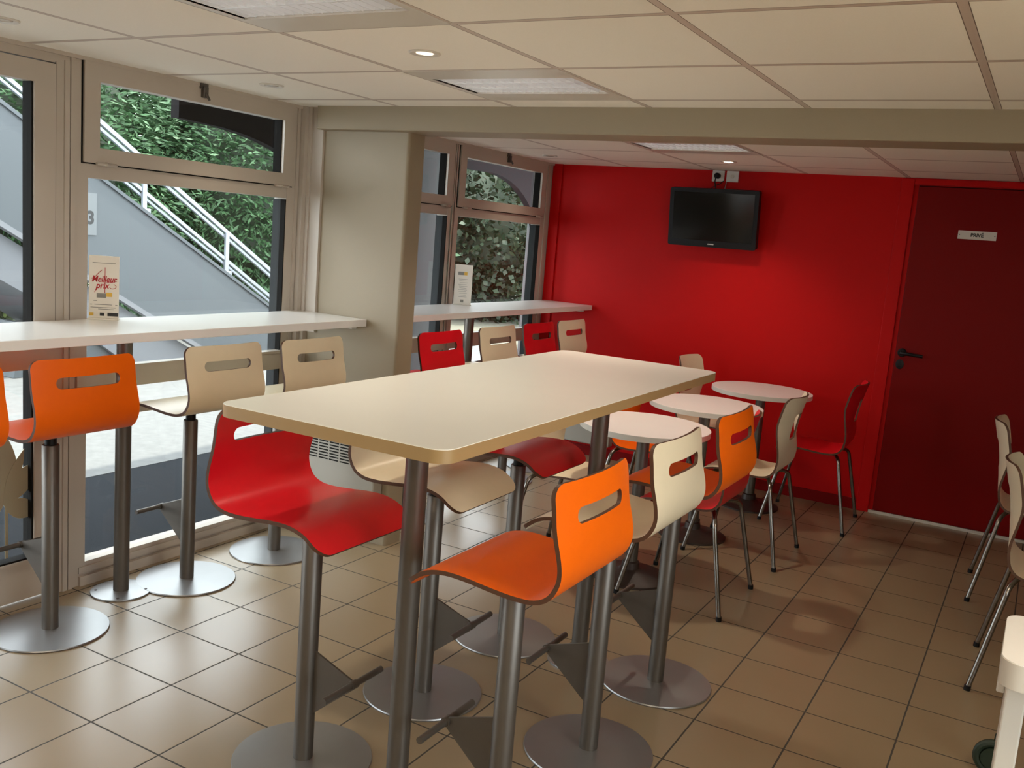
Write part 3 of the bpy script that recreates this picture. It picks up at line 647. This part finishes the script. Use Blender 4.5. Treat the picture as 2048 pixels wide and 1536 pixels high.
# stair flight
stx = -5.0
sr = empty('outdoor_staircase', (stx, 0, 0)); tag(sr, 'grey outdoor staircase with solid side panel seen through the front window', 'staircase')
top = lambda y: 1.728-0.558*(y-3.69)
bot = lambda y: 1.28-0.546*(y-2.72)
MB().prism([(0.6, top(0.6)), (6.02, top(6.02)), (5.86, -0.02), (5.12, -0.02), (0.6, bot(0.6))], -0.03, 0.03, 'x').build('side_panel', 'stair', sr)
MB().prism([(0.6, top(0.6)), (0.6, top(0.6)+0.035), (6.03, top(6.03)+0.035), (6.03, top(6.03))], -0.05, 0.05, 'x').build('panel_cap', 'stair', sr)
MB().prism([(0.6, bot(0.6)), (0.6, bot(0.6)+0.05), (5.05, bot(5.05)+0.05), (5.12, bot(5.12))], -0.03, 0.045, 'x').build('lower_edge', 'stair2', sr)
MB().prism([(0.6, bot(0.6)-0.05), (5.02, bot(5.02)-0.02), (4.1, -0.02), (3.1, bot(3.1)-0.42), (0.6, bot(0.6)-0.42)], -1.1, -0.05, 'x').build('flight_slab', 'stair2', sr)
MB().prism([(3.0, 0.45), (4.7, 0.12), (4.9, -0.025), (2.9, -0.025)], -1.0, -0.1, 'x').build('grey_wedge', 'stair', sr)  # grey wedge on the ground under the flight
for nm, (ya, za), (yb, zb), w_ in (('handrail', (1.2, 3.775), (6.10, 0.838), 0.045), ('mid_rail', (1.6, 3.23), (6.10, 0.545), 0.038)):
    MB().prism([(ya, za), (yb, zb), (yb, zb-w_), (ya, za-w_)], -0.035, -0.005, 'x').prism([(ya, za-w_-0.018), (yb, zb-w_-0.018), (yb, zb-w_*1.7-0.018), (ya, za-w_*1.7-0.018)], -0.05, -0.02, 'x').build(nm, 'rail', sr)
for y in (4.16, 5.22, 3.10, 2.04):
    ztop = 3.775-(y-1.2)*0.5994; MB().box(-0.022, 0.002, y-0.024, y+0.024, top(y)-0.05, ztop-0.03).bevbox(-0.04, 0.03, y-0.035, y+0.05, top(y), top(y)+0.06, 0.006).build('baluster', 'rail', sr)
sgn = MB().box(0, 0.006, -0.20, 0.140, -0.205, 0.17).build('number_plate', 'signgrey', sr, (0.031, 3.47, 1.455))
text_obj('number_lettering', '3', 0.16, 'inkblack', sgn, (0.0066, 0.078, -0.055), (R(90), 0, R(90)), 0.0003, bold=0.006)
sg2 = MB().box(0, 0.006, -0.06, 0.06, -0.10, 0.10).build('number_plate', 'inkgrey', sr, (0.031, 2.60, 1.72))

# litter bin outside
b = empty('litter_bin', (-3.2, 6.33, -0.03)); tag(b, 'cream round litter bin outside the far window', 'bin')
MB().lathe([(0.20, 0), (0.235, 0.02), (0.25, 0.70)], n=36).build('body', 'binm', b)
MB().lathe([(0.255, 0.70), (0.255, 0.76), (0.22, 0.83), (0.10, 0.87), (0.01, 0.875)], n=36).build('lid', 'binm', b)
o = MB().bevbox(-4.6, -2.2, -0.08, 0.08, -0.03, 0.30, 0.02).build('low_wall', 'column', None, (-3.6, 14.0, 0)); tag(o, 'low pale wall at the foot of the hedge beyond the far window', 'wall')

# foliage
def foliage(name, cx, cy_, rx, ry, zc, rz, n, m, label, seed, ln=0.16, wd=0.03, cat='tree', group='green hedge trees outside the windows', droop=0.3, core=True):
    rg = np.random.default_rng(seed)
    root = empty(name, (cx, cy_, -0.03)); tag(root, label, cat, group)
    d = rg.normal(size=(n, 3)); d /= np.linalg.norm(d, axis=1)[:, None]
    cl = rg.integers(0, max(8, n//28), size=n); cd_ = rg.normal(size=(cl.max()+1, 3)); cd_ /= np.linalg.norm(cd_, axis=1)[:, None]
    cr = 0.80+0.26*rg.random(cl.max()+1)
    p = cd_[cl]*cr[cl][:, None] + rg.normal(size=(n, 3))*0.075
    p = p*np.array([rx, ry, rz]) + np.array([0, 0, zc])
    p[:, 2] = np.maximum(p[:, 2], 0.05)
    ax = d*np.array([1, 1, 0.45]) + cd_[cl]*0.9 + np.array([0, 0, -droop]); ax /= np.linalg.norm(ax, axis=1)[:, None]
    sd = np.cross(ax, rg.normal(size=(n, 3))); sd /= np.linalg.norm(sd, axis=1)[:, None]
    l = ln*(0.6+0.8*rg.random(n))[:, None]; w_ = wd*(0.6+0.8*rg.random(n))[:, None]
    nr = np.cross(ax, sd)
    V = np.stack([p, p+ax*l*0.5+sd*w_+nr*w_*0.3, p+ax*l, p+ax*l*0.5-sd*w_+nr*w_*0.3], 1).reshape(-1, 3)
    me = bpy.data.meshes.new('foliage'); me.vertices.add(4*n); me.vertices.foreach_set('co', V.ravel())
    me.loops.add(4*n); me.loops.foreach_set('vertex_index', np.arange(4*n)); me.polygons.add(n); me.polygons.foreach_set('loop_start', np.arange(n)*4); me.polygons.foreach_set('loop_total', np.full(n, 4))
    me.update(calc_edges=True); me.materials.append(M[m]); link('foliage', me, root)
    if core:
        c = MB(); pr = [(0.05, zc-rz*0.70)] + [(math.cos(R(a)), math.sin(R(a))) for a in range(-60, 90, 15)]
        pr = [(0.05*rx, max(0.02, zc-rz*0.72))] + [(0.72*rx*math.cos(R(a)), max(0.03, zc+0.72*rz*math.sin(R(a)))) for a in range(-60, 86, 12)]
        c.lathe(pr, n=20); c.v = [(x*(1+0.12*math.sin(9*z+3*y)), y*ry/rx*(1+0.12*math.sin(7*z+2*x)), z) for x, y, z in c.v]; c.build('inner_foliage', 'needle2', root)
    MB().tube([(0, 0, 0), (0.03, 0.02, zc*0.6), (0, 0, zc)], 0.09, 10, taper=[1.2, 0.9, 0.6]).build('trunk', 'bark', root)
T = 'tree'
foliage('conifer', -8.2, 2.6, 1.5, 1.5, 1.9, 2.1, 26000, 'needle', 'conifer behind the staircase seen in the glazed door', 1, ln=0.11, wd=0.015)
foliage('conifer', -8.0, 5.0, 1.6, 1.7, 1.9, 2.15, 42000, 'needle', 'bright green conifer behind the handrail, left half of the front window', 2, ln=0.11, wd=0.015)
foliage('conifer', -7.6, 7.6, 1.6, 1.7, 1.9, 2.15, 42000, 'needle', 'bright green conifer behind the handrail, right half of the front window', 3, ln=0.11, wd=0.015)
foliage('conifer', -8.0, 10.4, 1.7, 1.8, 1.9, 2.15, 10000, 'needle', 'conifer beyond the white column, left pane of the far window', 4)
foliage('broadleaf_shrub', -6.8, 13.2, 1.7, 1.7, 1.6, 1.9, 12000, 'needle2', 'dark leafy shrub filling the lower far window', 5, ln=0.12, wd=0.045, cat='shrub', droop=0.0)
foliage('broadleaf_shrub', -4.6, 15.2, 1.9, 1.7, 1.6, 1.9, 12000, 'needle2', 'dark leafy shrub at the right of the far window', 6, ln=0.12, wd=0.045, cat='shrub', droop=0.0)
foliage('garden_tree', -7.4, 19.0, 3.2, 2.6, 3.4, 2.6, 12000, 'needle3', 'pale green tree under the arch of the far window', 7, ln=0.20, wd=0.07, cat='tree', droop=0.0)
foliage('garden_tree', -1.2, 18.5, 3.0, 2.6, 3.2, 2.8, 10000, 'needle3', 'pale green tree at the right behind the far window', 9, ln=0.20, wd=0.07, cat='tree', droop=0.0)
foliage('low_bush', -7.2, 2.9, 0.9, 1.2, 0.45, 0.55, 4000, 'needle3', 'low yellow green bush under the stairs, left edge', 8, ln=0.09, wd=0.035, cat='shrub', droop=0.0)
